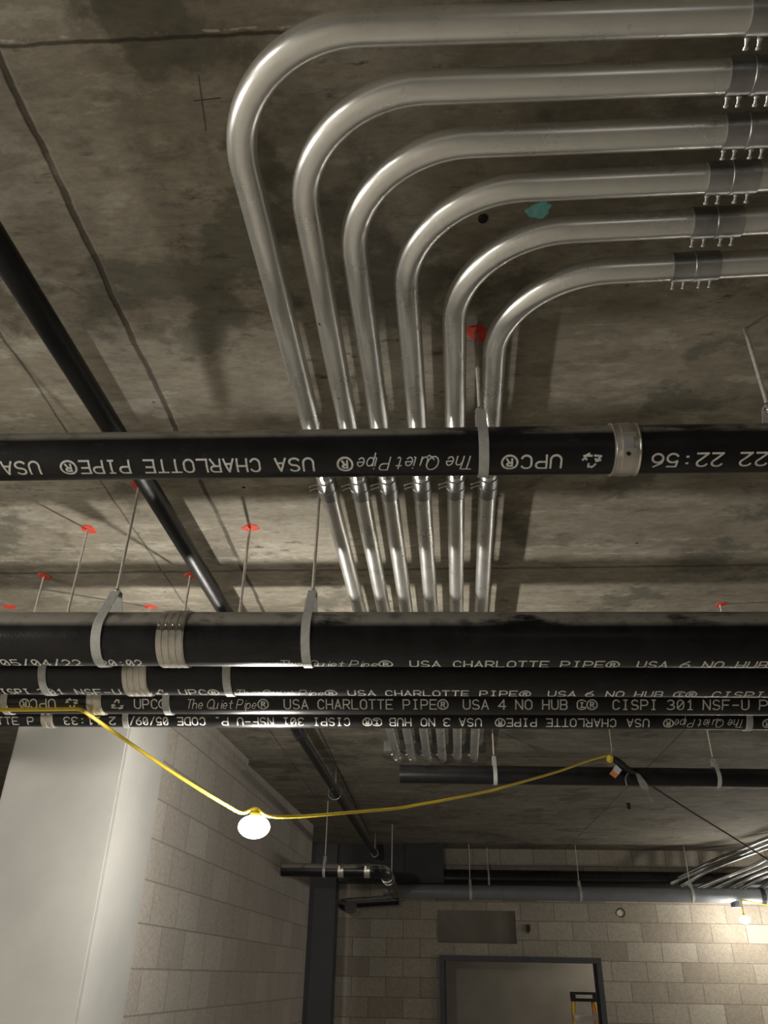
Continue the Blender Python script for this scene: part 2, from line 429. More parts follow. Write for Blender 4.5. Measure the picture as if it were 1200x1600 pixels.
# ------------------------------------------------------------------ stroke lettering
def arc(cx, cy, rx, ry, a0, a1, n=10):
    return [(cx+rx*math.cos(math.radians(a0+(a1-a0)*k/n)), cy+ry*math.sin(math.radians(a0+(a1-a0)*k/n))) for k in range(n+1)]
def rnd(*p): return list(p)
G = {   # glyphs on a 4 x 6 field
 'A': [[(0,0),(2,6),(4,0)], [(.7,2),(3.3,2)]],
 'B': [[(0,0),(0,6),(2.6,6)]+arc(2.6,4.6,1.2,1.4,90,-90,8)[1:]+[(0,3.2)], [(2.6,3.2)]+arc(2.6,1.6,1.4,1.6,90,-90,8)[1:]+[(0,0)]],
 'C': [arc(2.1,4,1.9,2,25,180)+arc(2.1,2,1.9,2,180,335)],
 'D': [[(0,0),(0,6),(2,6)]+arc(2,4,2,2,90,0,6)+arc(2,2,2,2,0,-90,6)+[(0,0)]],
 'E': [[(4,6),(0,6),(0,0),(4,0)], [(0,3.1),(3.2,3.1)]],
 'F': [[(4,6),(0,6),(0,0)], [(0,3.1),(3.2,3.1)]],
 'H': [[(0,0),(0,6)], [(4,0),(4,6)], [(0,3.1),(4,3.1)]],
 'I': [[(2,0),(2,6)], [(1,6),(3,6)], [(1,0),(3,0)]],
 'L': [[(0,6),(0,0),(4,0)]],
 'N': [[(0,0),(0,6),(4,0),(4,6)]],
 'O': [arc(2,4,2,2,0,180)+arc(2,2,2,2,180,360)+[(4,4)]],
 'P': [[(0,0),(0,6),(2.5,6)]+arc(2.5,4.4,1.5,1.6,90,-90,8)[1:]+[(0,2.8)]],
 'R': [[(0,0),(0,6),(2.5,6)]+arc(2.5,4.5,1.5,1.5,90,-90,8)[1:]+[(0,3)], [(2,3),(4,0)]],
 'S': [arc(2,4.5,1.8,1.5,30,270,12)+arc(2,1.5,2,1.5,90,-150,12)],
 'T': [[(0,6),(4,6)], [(2,6),(2,0)]],
 'U': [[(0,6)]+arc(2,2,2,2,180,360,10)+[(4,6)]],
 '0': [arc(2,4,1.8,2,0,180)+arc(2,2,1.8,2,180,360)+[(3.8,4)], [(.8,1.4),(3.2,4.6)]],
 '1': [[(.9,4.8),(2.1,6),(2.1,0)], [(.9,0),(3.3,0)]],
 '2': [arc(2,4.3,1.9,1.7,160,-30,10)+[(0,0),(4,0)]],
 '3': [arc(1.9,4.5,1.8,1.5,150,-90,10), arc(1.9,1.6,2.1,1.6,80,-150,10)],
 '4': [[(3,0),(3,6),(0,2),(4,2)]],
 '5': [[(3.7,6),(.4,6),(.2,3.2)]+arc(1.9,1.9,2.1,1.9,125,-150,12)],
 '6': [[(3.2,6)]+arc(2,2,2,3,135,180,4)+arc(2,1.9,2,1.9,180,540,16)],
 '9': [arc(2,4.1,2,1.9,0,360,16)+[(3.7,2.4),(1,0)]],
 '-': [[(.4,3),(3.6,3)]], '/': [[(.2,-.4),(3.8,6.4)]], '.': [[(1.7,0),(2.3,0)]], ':': [[(1.8,1.3),(2.3,1.3)], [(1.8,4.3),(2.3,4.3)]],
 '®': [arc(2,3,3.0,3.1,0,360,22), [(1.1,1.4),(1.1,4.6),(2.2,4.6)]+arc(2.2,3.9,.8,.7,90,-90,5)+[(1.1,3.2)], [(2,3.2),(3.1,1.4)]],
 '¢': [arc(2.3,4,2.6,2,35,180)+arc(2.3,2,2.6,2,180,325), [(2.3,1.5),(2.3,4.4)], [(1.7,4.4),(2.9,4.4)], [(1.7,1.5),(4.2,1.5)]],
 'h': [[(.4,0),(.4,6)], [(.4,2)]+arc(2,2.4,1.4,1.4,170,10,6)+[(3.4,0)]],
 'e': [[(.5,2),(3.4,2)]+arc(2,2,1.5,1.9,10,320,12)],
 'u': [[(.5,3.8),(.5,1.6)]+arc(1.9,1.5,1.4,1.4,190,350,7)+[(3.4,3.8),(3.4,0)]],
 'i': [[(2,3.8),(2,.3),(2.6,0)], [(2,5.2),(2.2,5.2)]],
 't': [[(1.9,5.4),(1.9,.6),(2.6,0),(3.3,.4)], [(.8,3.8),(3.2,3.8)]],
 'p': [[(.5,3.8),(.5,-1.8)], arc(2,1.9,1.5,1.9,170,-170,12)],
 'Q': [arc(2.2,3,2.6,3.1,0,360,20), [(2.0,1.2),(4.6,-.6),(5.4,-.2)]],
 '♻': [[(2.6,.4),(5,.4),(4.2,2.0)], [(4.6,1.2),(5.4,2.1)], [(4.6,.4),(3.4,-.5)], [(3.2,5.2),(2.2,5.9),(1.2,4.2)], [(3.4,4.0),(3.4,5.6),(2.2,5.4)], [(0.9,2.6),(-.4,.6),(1.6,.3)], [(-.3,2.3),(.9,2.8),(1.3,1.8)]],
}
ADV = 5.6
def strokes(s, italic=False):
    out = []; x = 0
    adv = dict(i=2.6, t=3.6) if italic else {}
    for ch in s:
        if ch == ' ': x += 3.2 if italic else ADV; continue
        for pl in G[ch]:
            out.append([(x+px+(py*.32 if italic else 0), py) for px, py in pl])
        if ch == '♻': x += 6.5; continue
        x += adv.get(ch, 4.4) if italic else ADV
    xs = [p[0] for pl in out for p in pl]; lo, hi = min(xs), max(xs)
    return [[((a-lo)/(hi-lo), b/6) for a, b in pl] for pl in out]

class Pipe:
    def __init__(s, y, z, R, sy=0.0, sz=0.0): s.y, s.z, s.R, s.sy, s.sz = y, z, R, sy, sz
    def ax(s, x): return Vector((x, s.y+s.sy*x, s.z+s.sz*x))
    def surf(s, x, phi, dr=0.0):
        c = s.ax(x); r = s.R+dr
        return Vector((x, c.y-r*math.cos(phi), c.z+r*math.sin(phi)))
    def hitx(s, px, py):
        d = ray(px, py); d = d/np.linalg.norm(d); x = 0.0
        for _ in range(4):
            c = s.ax(x); o = np.array([-c.y, CAM[2]-c.z]); q = d[1:]
            a = q@q; b = 2*o@q; k = o@o-s.R**2
            t = (-b-math.sqrt(max(0, b*b-4*a*k)))/2/a; x = d[0]*t
        return x
def write(bm, P, word, xs, xe, base, top, italic=False, wd=.0034):
    """lay a word along the pipe from x=xs to x=xe, baseline and cap height given as angles"""
    h = abs(top-base)*P.R
    for pl in strokes(word, italic):
        q = []
        for (a, b), (c, d) in zip(pl, pl[1:]):
            du, dv = (c-a)*abs(xe-xs), (d-b)*h
            n = max(1, int(math.hypot(du, dv)/.004))
            q.append([(a+(c-a)*k/n, b+(d-b)*k/n) for k in range(n+1)])
        for seg in q:
            (a, b), (c, d) = seg[0], seg[-1]
            t = Vector(((c-a)*(xe-xs), (d-b)*(1 if top > base else -1)*h)); ln = t.length
            if ln < 1e-6: continue
            t /= ln; nn = Vector((-t.y, t.x))*wd/2; ext = t*wd*.4
            prev = None
            for i, (u, v) in enumerate(seg):
                p = Vector((xs+u*(xe-xs), base*P.R+v*(top-base)*P.R))
                if i == 0: p -= ext
                if i == len(seg)-1: p += ext
                pr = [bm.verts.new(P.surf(e.x, e.y/P.R, .0006)) for e in (p+nn, p-nn)]
                if prev: bm.faces.new((prev[0], prev[1], pr[1], pr[0]))
                prev = pr

D = math.radians
def coupling(root, P, x0, x1, bands, kind):
    """no-hub coupling: a corrugated shield, clamp bands and screw housings"""
    n = 28; bm = new(); prof = []
    for i in range(n+1):
        t = i/n; r = P.R+.0035 + (.0005*math.cos(t*2*PI*bands) if kind != 'plain' else (.0015 if t < .06 or t > .94 else 0))
        prof.append((t*(x1-x0), r))
    prof = [(0, P.R-.002)] + prof + [(x1-x0, P.R-.002)]
    c0, c1 = P.ax(x0), P.ax(x1)
    lathe(bm, c0, c1-c0, prof, 56)
    cp = obj('coupling', bm, 'steel', root)
    cp['label'] = 'stainless steel coupling sleeve'
    for k in range(bands):
        xm = x0+(x1-x0)*((k+.5)/bands); hw = min(.008, (x1-x0)/bands*.33)
        if kind == 'plain': hw = .012
        bm = new(); a = P.ax(xm-hw)
        lathe(bm, a, P.ax(xm+hw)-a, [(0, P.R+.003), (0, P.R+.0052), (2*hw, P.R+.0052), (2*hw, P.R+.003)], 56)
        bd = obj('clamp_band', bm, 'steel', cp)
        bm = new()
        if kind == 'plain':
            for f, hh, up in ((D(-8), .003, .006), (D(-42), .0085, .007)):
                p = P.surf(xm, f, .006); rad = Vector((0, -math.cos(f), math.sin(f))); tang = Vector((0, math.sin(f), math.cos(f)))
                obox(bm, p+rad*up*.5, (.0135,0,0), tang*hh, rad*up)
                obox(bm, p+rad*up*1.4+tang*(hh+.0008), (.0145,0,0), tang*.0016, rad*up*.5)
            f = D(-25); p = P.surf(xm, f, .0062); rad = Vector((0, -math.cos(f), math.sin(f))); tang = Vector((0, math.sin(f), math.cos(f)))
            obox(bm, p, (.0105,0,0), tang*.016, rad*.0012)
            f = D(-42); q = P.surf(xm-.003, f, .0195); b2 = new()
            lathe(b2, q, (0, -math.cos(f), math.sin(f)), [(-.002, .0045), (.0015, .0045), (.0015, .002)], 10); obj('screw_hole', b2, 'black', cp)
        else:
            f = D(-2); p = P.surf(xm, f, .010); rad = Vector((0, -math.cos(f), math.sin(f))); tang = Vector((0, math.sin(f), math.cos(f)))
            obox(bm, p, (hw*.8,0,0), tang*.006, rad*.004)
            lathe(bm, p+tang*.006, tang, [(0, .0035), (.012, .0035)], 10)
        obj('clamp_screw', bm, 'bright', cp)

def ink(root, P, words, dirn, base, top, wd=.0046):
    """words: (text, start px, end px, italic); dirn=+1 upright, -1 upside down"""
    for wds in words:
        t, a, b = wds[:3]; it = len(wds) > 3
        bm = new()
        write(bm, P, t, P.hitx(a, P.row), P.hitx(b, P.row), D(base), D(top), it, wd*(.62 if it else 1))
        obj('lettering', bm, 'paint', root)

def run(label, P, xa, xb, joint, mat, bands, kind):
    """a pipe run made of two lengths joined by a coupling at x=joint"""
    j0, j1 = joint
    root = thing('cast_iron_pipe', label, 'pipe', P.ax((xa+xb)/2)-Vector((0,0,P.R)), 'black drain pipes hung across the room')
    jm = (j0+j1)/2; parts = []
    for a, b in ((xa, jm-.002), (jm+.002, xb)):
        bm = new(); n = max(2, int((b-a)/.12))
        tube(bm, [P.ax(a+(b-a)*k/n) for k in range(n+1)], P.R, 64)
        parts.append(obj('pipe_length', bm, mat, root))
    coupling(root, P, j0, j1, bands, kind)
    return root, parts

# the nearest pipe, alone in front
P1 = Pipe(1.475, 2.887, .0557, .0155, .002); P1.row = 730
r1, p1 = run('nearest black pipe, right under the conduit bends, lettered upside down', P1, -2.3, 1.9, (P1.hitx(961, 700), P1.hitx(1002, 700)), 'iron1', 1, 'plain')
ink(p1[0], P1, [('USA', 61, 3), ('PIPE', 202, 125), ('®', 119, 95), ('CHARLOTTE', 406, 226), ('USA', 490, 431), ('®', 551, 528), ('The Quiet Pipe', 735, 559, 1), ('UPC', 876, 815), ('®', 808, 784), ('♻', 937, 909)], -1, -46, -79)
ink(p1[1], P1, [('22:56', 1126, 1017), ('22', 1195, 1153)], -1, -46, -79)
# the bundle of four
PB = Pipe(2.168, 2.703, .080, .008, -.0044); PB.row = 1037
r2, p2 = run('widest black pipe, front of the bundle of four, dusty on top with a ribbed coupling', PB, -2.6, 2.3, (PB.hitx(243, 1000), PB.hitx(286, 1000)), 'iron2', 4, 'rib')
ink(p2[0], PB, [('05/04/22', 4, 127), ('20:02', 158, 222)], 1, -97, -71)
ink(p2[1], PB, [('The Quiet Pipe', 440, 589, 1), ('®', 592, 613), ('USA', 641, 688), ('CHARLOTTE', 709, 857), ('PIPE', 877, 944), ('®', 948, 968), ('USA', 997, 1044), ('6', 1065, 1079), ('NO', 1100, 1131), ('HUB', 1152, 1200)], 1, -97, -71)
P2 = Pipe(2.455, 2.7065, .080, .008, -.0036); P2.row = 1083
r3, p3 = run('second black pipe of the bundle, directly behind the widest one', P2, -2.8, 2.5, (P2.hitx(191, 1065), P2.hitx(229, 1065)), 'iron3', 4, 'rib')
ink(p3[0], P2, [('CISPI', -8, 46), ('301', 62, 100), ('NSF-U', 120, 189)], 1, -94, -69)
ink(p3[1], P2, [('♻', 244, 262), ('UPC', 281, 322), ('®', 326, 342), ('The Quiet Pipe', 372, 505, 1), ('®', 508, 526), ('USA', 544, 586), ('CHARLOTTE', 603, 732), ('PIPE', 750, 808), ('®', 812, 829), ('USA', 857, 900), ('6', 916, 928), ('NO', 948, 975), ('HUB', 993, 1036), ('¢', 1054, 1070), ('®', 1073, 1089), ('CISPI', 1115, 1192)], 1, -94, -69)
P3 = Pipe(2.84, 2.733, .0557, .005, -.0011); P3.row = 1099
r4, p4 = run('third black pipe of the bundle with upright white lettering and the yellow cord against it', P3, -3.0, 2.7, (P3.hitx(135, 1100), P3.hitx(158, 1100)), 'iron2', 2, 'rib')
ink(p4[0], P3, [('UPC', 86, 48), ('®', 46, 31), ('♻', 121, 103)], -1, -20, -55)
ink(p4[1], P3, [('♻', 174, 192), ('UPC', 210, 245), ('®', 248, 264), ('The Quiet Pipe', 294, 400, 1), ('®', 403, 419), ('USA', 444, 481), ('CHARLOTTE', 497, 613), ('PIPE', 630, 682), ('®', 684, 700), ('USA', 724, 763), ('4', 779, 790), ('NO', 806, 831), ('HUB', 848, 886), ('¢', 902, 915), ('®', 917, 933), ('CISPI', 958, 1024), ('301', 1043, 1082), ('NSF-U', 1099, 1170), ('P', 1187, 1199)], 1, -56, -20)
P4 = Pipe(3.16, 2.7555, .0426, .010, -.0008); P4.row = 1127
r5, p5 = run('thinnest black pipe at the back of the bundle, lettered upside down', P4, -3.2, 2.9, (P4.hitx(64, 1127), P4.hitx(82, 1127)), 'iron3', 2, 'rib')
ink(p5[0], P4, [('LOTTE', -28, 28), ('P', 43, 52)], 1, -66, -22)
ink(p5[1], P4, [('®', 1207, 1192), ('The Quiet Pipe', 1160, 1054, 1), ('®', 1052, 1037), ('USA', 1014, 980), ('CHARLOTTE', 962, 854), ('PIPE', 838, 792), ('®', 789, 774), ('USA', 752, 718), ('3', 703, 693), ('NO', 679, 658), ('HUB', 642, 609), ('¢', 596, 583), ('®', 581, 567), ('CISPI', 546, 492), ('301', 474, 444), ('NSF-U', 427, 371), ('P', 356, 347), ('.', 341, 338), ('CODE', 320, 277), ('05/09/2', 262, 192), ('2', 180, 171), ('11:33', 156, 100)], -1, -20, -64)

# ------------------------------------------------------------------ hangers: teardrop strap, nut, threaded rod
def hanger(label, P, x, sw, rise=.075, twist=0.0, rod=True, paint=None):
    c = P.ax(x); R = P.R+.0015
    root = thing('pipe_hanger', label, 'hanger', (c.x, c.y, c.z-P.R), 'pipe hangers on threaded rods')
    apex = R+rise; al = math.acos(R/apex)            # tangent points of the teardrop
    path, nrm = [], []
    for s in range(4):
        t = s/4; a = PI/2-al; q = Vector((0, -R*math.cos(a), R*math.sin(a))); top = Vector((0, -.008, apex-.004))
        path.append(top.lerp(q, t)); nrm.append(Vector((0, -math.cos(a), math.sin(a))))
    a0 = PI/2-al
    for k in range(29):
        a = a0-(2*PI-2*al)*k/28
        path.append(Vector((0, -R*math.cos(a), R*math.sin(a)))); nrm.append(Vector((0, -math.cos(a), math.sin(a))))
    for s in range(1, 5):
        t = s/4; a = PI/2+al; q = Vector((0, -R*math.cos(a), R*math.sin(a))); top = Vector((0, .008, apex-.004))
        path.append(q.lerp(top, t)); nrm.append(Vector((0, -math.cos(a), math.sin(a))))
    rz = Matrix.Rotation(twist, 3, 'Z') if twist else Matrix.Identity(3)
    bm = new(); strip(bm, [c+p for p in path], nrm, Vector((sw/2, 0, 0)), .0028)
    # top plate of the strap
    box(bm, (c.x-sw/2, c.y-.010, c.z+apex-.005), (c.x+sw/2, c.y+.010, c.z+apex-.002))
    obj('strap', bm, 'strap', root)
    bm = new()
    lathe(bm, (c.x, c.y, c.z+apex-.002), (0,0,1), [(0, .0095), (.008, .0095)], 6); lathe(bm, (c.x, c.y, c.z+apex-.016), (0,0,1), [(0, .0095), (.010, .0095)], 6)
    obj('nut', bm, 'bright', root)
    bm = new(); prof = []; z0 = c.z+apex-.02; n = int((H-z0)/.004)
    for k in range(n+1): prof.append(((H-z0)*k/n, .0046+(.0006 if k % 2 else 0)))
    lathe(bm, (c.x, c.y, z0), (0,0,1), prof, 10)
    obj('rod', bm, 'rod', root)
    return root
def splat(name, mat, x, y, r, label, cat='paint mark', group=None, seed=1, stretch=1.0):
    rr = random.Random(seed); bm = new(); n = 26; ph = [rr.uniform(0, 6.28) for _ in range(4)]
    rim, mid = [], []
    for k in range(n):
        a = 2*PI*k/n
        q = r*(1+.13*math.sin(2*a+ph[0])+.10*math.sin(3*a+ph[1])+.07*math.sin(7*a+ph[2]))
        rim.append(bm.verts.new((x+q*math.cos(a)*stretch, y+q*math.sin(a), H+.0005))); mid.append(bm.verts.new((x+q*.86*math.cos(a)*stretch, y+q*.86*math.sin(a), H-.0022)))
    for k in range(n): bm.faces.new((rim[k], rim[(k+1)%n], mid[(k+1)%n], mid[k]))
    bm.faces.new(mid); bm.faces.new(rim[::-1])
    return tag(obj(name, bm, mat), label, cat, group)

RED = 'red paint marks round hanger rods'
hang = [  # label, pipe, rod foot on the ceiling (px), strap width, paint radius
 ('hanger on the nearest pipe between the two right conduits', P1, .122, .0225, .030, 'dull red paint mark between the two rightmost conduits'),
 ('hanger on the nearest pipe at the right edge', P1, .790, .0225, 0, None),
 ('hanger with twisted strap on the widest pipe, left of the ribbed coupling', PB, -.975, .029, .030, 'red paint mark beside the sprinkler pipe, under the nearest black pipe'),
 ('hanger on the widest pipe near the leftmost conduit', PB, None, .026, 0, None),
 ('hanger on the second pipe, left of its coupling', P2, -1.263, .026, .030, 'red paint mark at the rod of the second pipe, far left'),
 ('hanger on the second pipe, right of the sprinkler pipe', P2, -.658, .026, .030, 'red paint mark at a rod right of the long sprinkler pipe'),
 ('hanger on the third pipe at the left edge', P3, -1.601, .026, .028, 'red paint mark at the rod of the third pipe, near left edge'),
 ('hanger on the third pipe next to the letters UPC', P3, -.985, .026, .028, 'red paint mark just left of the sprinkler pipe, above the ribbed coupling'),
 ('hanger on the thinnest pipe over the column', P4, -1.257, .024, .026, 'red paint mark showing just above the wide ribbed coupling'),
 ('hanger on the thinnest pipe at the right', P4, 1.242, .024, .026, 'small red paint mark low at the right, above the bundle'),
]
for i, (lab, P, x, sw, pr, pl) in enumerate(hang):
    if x is None: x = -.362
    hanger(lab, P, x, sw, .06 if P is P1 else (.075 if P in (PB, P2) else .06))
    if pr:
        c = P.ax(x); splat('paint_mark', 'red', c.x+.004, c.y-.002, pr, pl, 'paint mark', RED, 20+i)
c = onz(15, 948, H); splat('paint_mark', 'red', c.x, c.y, .028, 'red paint mark at the left edge, lowest of the red ones', 'paint mark', RED, 51)
c = onz(842, 326, H); splat('paint_mark', 'teal', c.x, c.y+.004, .0195, 'teal paint spot on the concrete between the conduits', 'paint mark', None, 5, 1.45)
for i, (px, py, r) in enumerate(((748, 1272, .035), (800, 1274, .05), (822, 1276, .03), (842, 1276, .035))):
    c = onz(px, py, H); splat('smear', 'greymark', c.x, c.y, r*1.6, 'blue-grey smear on the far ceiling beyond the short black pipe', 'smear', 'smears on the far ceiling', 60+i, .42)
def scribe(a, b, w, bm):
    p, q = onz(*a, H-.0006), onz(*b, H-.0006); d = (q-p).normalized(); n = Vector((-d.y, d.x, 0))*w
    obox(bm, (p+q)/2, (q-p)/2, n, (0, 0, .0005))
bm = new(); scribe((310, 118), (322, 205), .0009, bm); scribe((303, 158), (345, 153), .0007, bm)
tag(obj('pencil_cross', bm, 'greymark'), 'thin dark pencilled cross on the concrete left of the outermost bend', 'mark')
# small anchors in the slab
for px, py, lab in ((982, 1255, 'short dark insert sticking out of the ceiling below the white tag'), (755, 341, 'small dark anchor hole in the concrete left of the teal spot'), (818, 1336, 'dark stub with rust at the far ceiling line')):
    c = onz(px, py, H); bm = new(); far = py > 1000
    lathe(bm, (c.x, c.y, H), (0,0,-1), [(0, .016 if far else .011), (.05 if far else .004, .016 if far else .011), (.055 if far else .006, .008)], 14)
    tag(obj('ceiling_anchor', bm, 'black'), lab, 'anchor')

# ------------------------------------------------------------------ six steel conduits with swept bends
CZ = 3.157; CR = .0279
con = [((-.343, .671), .019, .020), ((-.240, .776), .019, .011), ((-.155, .883), .024, .003), ((-.049, .984), .024, -.006), ((.058, 1.089), .024, -.013), ((.156, 1.205), .028, -.024)]
cpx = [(1183, 1230), (1150, 1197), (1130, 1202), (1102, 1180), (1081, 1157), (1048, 1119)]
names = ['outermost', 'second', 'third', 'fourth', 'fifth', 'innermost']
def sleeve(root, p, d, side, ln, nscrew, screws_dir):
    """set-screw coupling: two halves with a raised ring between, screws along one side"""
    d = d.normalized(); bm = new(); h = ln/2; r = CR
    lathe(bm, p-d*h, d, [(0, r-.001), (0, r+.0028), (h-.004, r+.0028), (h-.003, r+.0045), (h+.003, r+.0045), (h+.004, r+.0028), (ln, r+.0028), (ln, r-.001)], 40)
    cp = obj('coupling', bm, 'galv', root)
    for k in range(nscrew):
        t = (-.40, -.17, .17, .40)[k]*ln if nscrew == 4 else (-.30, -.1)[k]*ln
        ss = .012 if nscrew == 4 else .022
        q = p+d*t+screws_dir*(r+.002); bm = new()
        lathe(bm, q, screws_dir, [(0, .0052), (.004, .0052), (.0045, .0032), (ss, .0032), (ss+.0005, .0052), (ss+.0045, .0052), (ss+.006, .003)], 12)
        obj('set_screw', bm, 'bright', cp)
for i, ((cx, cy), us, vs) in enumerate(con):
    u = Vector((us, 1, 0)).normalized(); v = Vector((1, vs, 0)).normalized(); c = Vector((cx, cy, CZ))
    root = thing('steel_conduit', '%s of the six galvanised conduits bending from the right to the back' % names[i], 'conduit', c+u*.3-Vector((0,0,CR)), 'six swept steel conduits')
    end = c+u*((5.62-cy)/u.y)
    path = fillet(c+v*(2.2), c, end, .238, 20)
    up = fillet(path[-2], end, end+Vector((0, 0, H-CZ-.004)), .07, 6)
    path = path[:-1] + up[1:]
    bm = new(); tube(bm, path, CR, 32); obj('tube', bm, 'conduit', root)
    # coupling on the crosswise leg
    a, b = cpx[i]; yy = 40 + i*76
    xa = onz(a, proj_y, CZ).x if False else None
    pm = None
    best = None
    for t in np.linspace(.3, 1.9, 400):          # find where the leg passes the coupling's middle column
        q = c+v*float(t); cc = ROT.T @ (np.array(q)-CAM); px = 600+F*cc[0]/cc[2]
        if best is None or abs(px-(a+b)/2) < best[0]: best = (abs(px-(a+b)/2), q, cc[2])
    ln = min(.105, (b-a)*best[2]/F)
    sleeve(root, best[1], v, -1, max(ln, .085), 4, Vector((0, .90, -.43)).normalized())
    # coupling on the long leg, just behind the nearest black pipe
    q = c+u*((2.035-cy)/u.y)
    sleeve(root, q, u, -1, .10, 2, Vector((-.94, 0, -.34)).normalized())
# struts that carry the conduits
def strut(label, x0, x1, y, ang=0.0):
    root = thing('strut_channel', label, 'strut', ((x0+x1)/2, y, CZ+CR))
    bm = new(); z0 = CZ+CR+.001
    t = .0035
    box(bm, (x0, y-.0206, z0), (x1, y-.0206+t, H)); box(bm, (x0, y+.0206-t, z0), (x1, y+.0206, H)); box(bm, (x0, y-.0206+t, H-t), (x1, y+.0206-t, H))
    box(bm, (x0, y-.0206+t, z0), (x1, y-.011, z0+t)); box(bm, (x0, y+.011, z0), (x1, y+.0206-t, z0+t))
    obj('channel', bm, 'strut', root)
    return root
def clamps(root, y):
    for i, ((cx, cy), us, vs) in enumerate(con):
        x = cx+us*(y-cy); bm = new(); P = []; Nn = []
        for k in range(13):
            a = PI+PI*k/12; P.append(Vector((x+(CR+.001)*math.cos(a), y, CZ+(CR+.001)*math.sin(a)))); Nn.append(Vector((math.cos(a), 0, math.sin(a))))
        for s in (-1, 1): pass
        P = [Vector((x-CR-.001, y, H-.03))]+P+[Vector((x+CR+.001, y, H-.03))]; Nn = [Vector((-1,0,0))]+Nn+[Vector((1,0,0))]
        strip(bm, P, Nn, Vector((0, .014, 0)), .002)
        lathe(bm, (x-CR-.014, y, CZ+.012), (1,0,0), [(0, .007), (.010, .007)], 6)
        obj('clamp', bm, 'bright', root)
s1 = strut('strut channel under the slab behind the nearest black pipe', -.40, .30, 1.945); clamps(s1, 1.945)
s2 = strut('strut channel crossing the far end of the six conduits', -.345, .36, 5.50); clamps(s2, 5.50)
s3 = strut('strut under slab above the conduits at right', 0, 0, 0) if False else None

# ------------------------------------------------------------------ other pipes near the slab
# long sprinkler main running away along the left
SP = [Vector((-.925, -.6, 3.15)), Vector((-.898, 1.088, 3.15)), Vector((-.84, 2.9, 3.15)), Vector((-.82, 4.8, 3.15)), Vector((-.62, 7.6, 3.07)), ony(612, 1345, 9.7)]
SP = [Vector((-.93 + .022*(y+.6) + .007*max(0, y-4.5), y, 3.15-.0165*max(0, y-2))) for y in np.linspace(-.6, 9.7, 40)]
root = thing('sprinkler_pipe', 'long black pipe running away from the left edge under the slab', 'pipe', (-.85, 3.0, 3.1))
bm = new(); tube(bm, SP, .0300, 28); obj('pipe_length', bm, 'sprink', root)
for y in (4.9,):
    i = int((y+.6)/10.3*39); a, b = SP[i], SP[i+1]; d = (b-a).normalized()
    bm = new(); lathe(bm, a, d, [(0, .029), (0, .036), (.022, .036), (.026, .033), (.064, .033), (.068, .036), (.09, .036), (.09, .029)], 28); obj('coupling', bm, 'sprink', root)
# ring hangers of that main
def ring_hanger(label, p, r, mat='galv', w=.012):
    root = thing('ring_hanger', label, 'hanger', (p.x, p.y, p.z-r))
    bm = new(); P = []; Nn = []
    for k in range(33):
        a = 2*PI*k/32; P.append(p+Vector((r*math.cos(a), 0, r*math.sin(a)))); Nn.append(Vector((math.cos(a), 0, math.sin(a))))
    strip(bm, P, Nn, Vector((0, w, 0)), .003); obj('ring', bm, mat, root)
    bm = new(); lathe(bm, (p.x, p.y, p.z+r+.001), (0,0,1), [(0, .009), (.012, .009)], 6)
    if H-(p.z+r) > .02: lathe(bm, (p.x, p.y, p.z+r+.012), (0,0,1), [(0, .005), (H-p.z-r-.012, .005)], 10)
    obj('rod', bm, 'rod', root)
def sp_at(y): return min(SP, key=lambda q: abs(q.y-y))
ring_hanger('bright ring hanger round the sprinkler pipe, beyond the bundle', sp_at(6.2)-Vector((0,0,.018)), .050, 'bright', .008)
ring_hanger('ring hanger at the far end of the sprinkler pipe', sp_at(9.5), .036)

# short black pipe with a cut end across the far end of the conduits
PF = Pipe(5.12, 2.956, .0557, .0, -.008)
root = thing('cast_iron_pipe', 'plain black pipe with a cut end, beyond the bundle above the yellow cord', 'pipe', PF.ax(1.4)-Vector((0,0,.056)))
bm = new(); xa = ony(625, 1209, 5.12).x
lathe(bm, PF.ax(xa), PF.ax(4.2)-PF.ax(xa), [(.012, .046), (0, .050), (0, .0557), (4.2-xa, .0557)], 48); obj('pipe_length', bm, 'iron4', root)
hanger('hanger on the cut-off black pipe beyond the conduits', PF, ony(773, 1209, 5.12).x, .024, .06)
hanger('hanger on the cut-off black pipe, hidden by the white tag', PF, 1.75, .024, .06)

# pipes in the far left corner
A0 = ony(441, 1359, 7.62); A1 = ony(583, 1366, 7.62); A1.z = A0.z
root = thing('cast_iron_pipe', 'black pipe leaving the left block wall and turning away at an elbow', 'pipe', (A0+A1)/2-Vector((0,0,.06)))
bm = new(); e = Vector((A1.x+.10, 9.75, A0.z)); tube(bm, fillet(Vector((wx(A0.y)+.004, A0.y, A0.z)), Vector((A1.x+.10, A0.y, A0.z)), e, .12, 12), .0557, 28); obj('pipe_length', bm, 'iron2', root)
for px in (533, 574):
    x = ony(px, 1362, 7.62).x; bm = new(); lathe(bm, (x-.025, A0.y, A0.z), (1,0,0), [(0, .055), (0, .060), (.05, .060), (.05, .055)], 32); cp = obj('coupling', bm, 'steel', root)
    bm = new(); box(bm, (x-.02, A0.y-.075, A0.z-.02), (x-.004, A0.y-.058, A0.z+.03)); obj('clamp_screw', bm, 'bright', cp)
for y in (8.0, 8.25):
    bm = new(); lathe(bm, (e.x, y, e.z), (0,1,0), [(0, .055), (0, .060), (.04, .060), (.04, .055)], 32); obj('coupling', bm, 'steel', root)
PA = Pipe(A0.y, A0.z, .0557)
hanger('hanger on the elbowed pipe by the left block wall', PA, ony(507, 1360, 7.62).x, .024, .06)
PE = Pipe(8.9, A0.z, .0557)
bm_lab = 'pair of rods carrying the far end of the elbowed pipe'
hanger('hanger on the elbowed pipe where it runs away from view', PE, e.x, .03, .05)
B0 = ony(528, 1412, 10.2); B1 = ony(625, 1392, 10.2)
